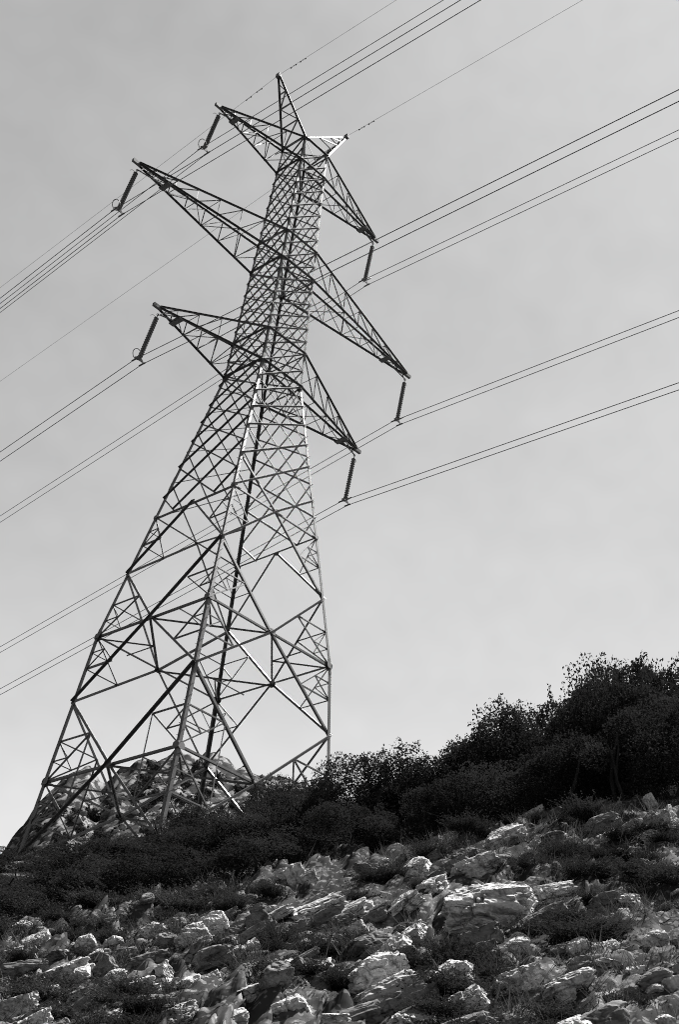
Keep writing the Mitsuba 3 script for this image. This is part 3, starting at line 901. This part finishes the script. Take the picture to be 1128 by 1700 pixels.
def top_shrub(az, el_top, v, w, label, group, k, name='shrub', cat='bush', lower=0.0):
    """A shrub whose top stands at the elevation el_top, seen at the azimuth az, v metres ahead."""
    u = v * math.tan(math.radians(az))
    g = float(base_height(u, v)) - lower
    top = math.hypot(u, v) * math.tan(math.radians(el_top))
    return shrub(u, v, w, max(0.5, top - g) * 1.02, label, group, k, name, cat, 0.1 + lower)


BUSHES = [  # azimuth, elevation of the top, distance ahead, width, label
    (-11.6, 15.6, 19.0, 1.9, 'dark low bush at the left edge in front of the pylon foot'),
    (-9.6, 16.5, 19.5, 1.9, 'dark bush hiding the foot of the left pylon leg'),
    (-7.6, 17.4, 19.5, 2.0, 'dark bush between the two left-hand pylon feet'),
    (-5.7, 18.3, 19.5, 1.8, 'dark bush right in front of the nearest pylon foot'),
    (-3.6, 19.2, 19.5, 1.9, 'dark bush just right of the nearest pylon foot'),
    (-1.9, 20.2, 19.5, 1.8, 'dark bush under the middle of the pylon'),
    (-0.5, 21.3, 19.5, 1.5, 'dark bush hiding the far pylon foot'),
    (0.3, 22.6, 19.0, 1.0, 'narrow bush with a spiky top beside the right pylon leg'),
    (1.7, 23.0, 19.5, 1.9, 'round topped dark bush right of the right pylon leg'),
    (3.2, 22.9, 19.5, 1.9, 'dark bush with a twiggy shoot right of the round topped one'),
    (4.7, 23.3, 19.5, 1.6, 'dark bush with a forked tip left of the rising thicket'),
    (5.9, 24.0, 19.5, 1.7, 'lowest tall bush at the left end of the rising thicket'),
    (7.4, 24.8, 19.5, 1.8, 'tall dark bush second in the rising thicket'),
    (8.8, 25.5, 19.0, 1.7, 'tall dark bush with a ragged side left of the biggest bush'),
    (11.6, 27.1, 18.0, 1.8, 'biggest dark bush, rounded top highest on the skyline at right'),
    (13.1, 27.3, 18.4, 1.7, 'right half of the tall clump, beside the biggest bush'),
    (10.5, 26.5, 18.4, 1.3, 'narrow tall bush at the step where the thicket jumps up to the biggest bush'),
    (12.3, 27.3, 17.8, 1.8, 'dense bush filling the middle of the tall clump at right'),
    (14.8, 27.1, 18.2, 1.9, 'tall dark bush cut by the right edge of the view'),
]
for k, (az, el, v, w, lab) in enumerate(BUSHES):
    top_shrub(az, el, v, w, lab, 'dark bushes along the top of the bank', k)
FRONT = [(-11.0, 15.2, 17.2, 1.6), (-8.6, 16.0, 17.0, 1.6), (-6.4, 16.8, 17.0, 1.5), (-4.4, 17.8, 16.8, 1.5), (-2.4, 18.9, 16.6, 1.4), (-0.6, 19.9, 17.2, 1.4), (1.2, 20.8, 17.4, 1.3), (2.9, 21.4, 17.2, 1.3),
         (4.4, 22.0, 17.0, 1.3), (6.0, 22.6, 17.2, 1.5), (7.8, 23.2, 17.2, 1.5), (9.6, 24.2, 17.0, 1.6), (11.6, 25.2, 16.8, 1.7), (13.6, 25.6, 16.6, 1.7)]
ORD = ['first', 'second', 'third', 'fourth', 'fifth', 'sixth', 'seventh', 'eighth', 'ninth', 'tenth', 'eleventh', 'twelfth', 'thirteenth', 'fourteenth']
for k, (az, el, v, w) in enumerate(FRONT):
    top_shrub(az, el, v, w, f'{ORD[k]} from the left of the front row of dark bushes just above the rocks', 'front row of dark bushes', k + 3)
for k, (az, el, w) in enumerate([(10.6, 26.4, 1.7), (11.8, 26.9, 2.2), (13.2, 27.0, 2.4), (14.8, 26.9, 2.4), (7.0, 24.2, 2.0), (8.6, 25.0, 2.0)]):
    top_shrub(az, el, 20.4, w, 'dark bush half hidden behind the front bushes of the thicket', 'half hidden bushes of the thicket', k + 2)
for k in range(16):                                                       # thicket between the rows and behind
    az = -12.5 + k * 1.75
    el = np.interp(az, [-12, -8, -4, 0, 4, 6, 9, 12, 15], [15.2, 16.8, 18.4, 21.0, 22.5, 23.3, 24.8, 26.2, 26.4])
    top_shrub(az, el, 22.5 + (k % 3), 2.2, 'dark bush half hidden behind the front bushes of the thicket', 'half hidden bushes of the thicket', k + 5)
MIDS = [(-12.7, 15.6, 28), (-13.0, 15.7, 34), (-12.2, 15.8, 33), (-11.6, 16.0, 38), (-12.4, 15.9, 40), (-11.9, 16.1, 46), (-11.0, 16.5, 52), (-10.3, 16.7, 44), (-9.7, 17.3, 58), (-9.0, 17.2, 40), (-8.4, 17.9, 62), (-7.9, 17.7, 46), (-7.0, 18.2, 55), (-6.7, 18.5, 70), (-5.6, 19.4, 50),
        (-4.8, 20.0, 64), (-4.2, 19.9, 45), (-3.2, 20.6, 57), (-2.4, 20.9, 70), (-1.4, 21.4, 52)]
for k, (az, el, v) in enumerate(MIDS):
    top_shrub(az, el, v, 3.0, 'dark bush on the slope round the foot of the pylon', 'bushes round the foot of the pylon', k)
r = np.random.default_rng(33)
for k in range(90):
    v = r.uniform(24, 100)
    u = v * math.tan(math.radians(r.uniform(-13.2, 3)))
    az = math.degrees(math.atan2(u, v))
    room = math.hypot(u, v) * math.tan(math.radians(np.interp(az, [-13, -10, -8, -6, -3, 0, 3], [15.9, 16.7, 17.5, 18.3, 19.7, 21.3, 22]))) - float(base_height(u, v))
    if room < 0.45:
        continue
    shrub(u, v, r.uniform(1.4, 2.8), min(room, r.uniform(0.7, 1.4)), 'low dark bush on the open slope between the bank and the pylon', 'low bushes of the open slope', k)
# low cushions of scrub between the rocks; first one added to darken the shaded hollow
LOWS = [(790, 1580, 110, 46), (720, 1572, 70, 40), (20, 1500, 90, 44), (90, 1505, 90, 44), (150, 1495, 90, 44), (210, 1490, 90, 44), (270, 1500, 80, 40), (330, 1480, 90, 44), (400, 1470, 80, 40), (450, 1480, 60, 40), (300, 1530, 80, 36),  (720, 1410, 80, 40), (780, 1380, 80, 40), (660, 1440, 70, 40), (620, 1450, 60, 36),
        (250, 1580, 70, 40), (420, 1595, 80, 40), (330, 1500, 90, 40), (200, 1530, 80, 36), (600, 1480, 70, 34), (640, 1540, 90, 44), (980, 1440, 90, 40), (1060, 1450, 80, 44), (960, 1520, 90, 34), (930, 1400, 80, 40),
        (1040, 1640, 80, 46), (900, 1690, 120, 30), (180, 1560, 50, 40), (60, 1610, 50, 30), (560, 1560, 80, 40), (460, 1560, 70, 36), (90, 1535, 60, 30), (140, 1530, 60, 30), (390, 1500, 60, 36),
        (1090, 1410, 60, 30), (990, 1350, 90, 50), (940, 1350, 70, 40), (1110, 1500, 50, 30), (260, 1700, 60, 30), (580, 1650, 50, 30), (700, 1520, 60, 40), (850, 1430, 60, 30)]
def bank_cover(u, v):
    return float(meshkit.fbm(np.array([[u * 0.8 + 0.5 * v, v * 0.8, 23.0]]), 3, 36)[0])


r = np.random.default_rng(44)
count = 0
while count < 90:
    az, v = math.radians(r.uniform(-12.5, 14.5)), r.uniform(9.2, 16.5)
    u = v * math.tan(az)
    top = 15.0 + 0.25 * u
    if v > top + 1 or bank_cover(u, v) + (0.12 if u < -0.8 and v > top - 2.2 else 0) < 0.53:
        continue
    shrub(u, v, r.uniform(0.3, 0.75), r.uniform(0.14, 0.32), 'low dark cushion of scrub growing between the rocks', 'low scrub cushions between the rocks', count, 'scrub_cushion', 'bush', 0.03)
    count += 1
for k, (x, y, w, h) in enumerate(LOWS):
    u, v, hh, ppm = pixel_ground(x, y + h * 0.4)
    shrub(u, v, w / ppm * 1.2, h / ppm * 1.3, 'low dark cushion of scrub growing between the rocks', 'low scrub cushions between the rocks', k, 'scrub_cushion', 'bush', 0.03)

# ---------------------------------------------------------------- far hill: boulders and bushes
r = np.random.default_rng(11)
HB = [mikit.ply(rock_mesh(700 + k, 7, 0.55, 0.2), 'mat_hill_rock', smooth=40) for k in range(6)]
for k in range(300):
    az = math.radians(r.uniform(-12.6, 1.5))
    v = r.uniform(184, 230)
    u = v * math.tan(az)
    s = min(1.3, 0.62 * math.exp(r.normal() * 0.5))
    size = np.array([s * r.uniform(1, 2), s * r.uniform(1, 1.6), s * r.uniform(0.6, 1.1)])
    c = np.append(to_xy(u, v), EYE[2] + float(height(u, v)) - 0.05 * s)
    put(thing('hill_boulder', 'pale boulder on the rocky hillside seen through the pylon base', 'boulder', 'pale boulders on the far hillside'), HB[k % 6], rock_matrix(c, size, 0.3, r))
HC = [shared(f'hill_bush_form_{k}', crown_mesh(800 + k, 1600, 0.15, 4), 'mat_hill_leaf') for k in range(4)]
for k in range(290):
    az = math.radians(r.uniform(-12.8, 2.0))
    v = r.uniform(184, 227)
    if v > 215 and az < math.radians(-7.5):
        continue
    u = v * math.tan(az)
    s = min(3.2, 1.4 * math.exp(r.normal() * 0.5))
    M = np.eye(4)
    M[:3, :3] = np.diag([s / 2, s / 2, s * r.uniform(0.3, 0.5)])
    M[:3, 3] = np.append(to_xy(u, v), EYE[2] + float(height(u, v)) - 0.2)
    put(thing('hill_shrub', 'small dark bush on the rocky hillside seen through the pylon base', 'bush', 'dark bushes on the far hillside'), HC[k % 4], M)

# ---------------------------------------------------------------- grass between the rocks
def grass():
    r = np.random.default_rng(21)
    V, F, n = [], [], 0
    for _ in range(900):
        az, v = math.radians(r.uniform(-13.5, 15.5)), r.uniform(8.5, 20)
        u = v * math.tan(az)
        if meshkit.fbm(np.array([[u * 0.8, v * 0.8, 9.0]]), 3, 16)[0] < 0.47:
            continue
        g = EYE[2] + float(height(u, v)) - 0.02
        base = np.append(to_xy(u, v), g)
        for _ in range(22):
            L = r.uniform(0.08, 0.24)
            d = unit(np.array([r.normal() * 0.5, r.normal() * 0.5, 1.0]))
            s = np.cross(d, r.normal(size=3)); s = s / np.linalg.norm(s) * 0.0045
            p = base + np.array([r.normal() * 0.05, r.normal() * 0.05, 0])
            V += [p - s, p + s, p + d * L + np.array([d[0], d[1], -0.2]) * L * 0.25]
            F.append([n, n + 1, n + 2]); n += 3
    scene['grass'] = mikit.ply((np.array(V), np.array(F)), 'mat_grass')
    tag('grass', 'dry grass tufts growing between the rocks of the bank', 'grass', kind='stuff')


grass()
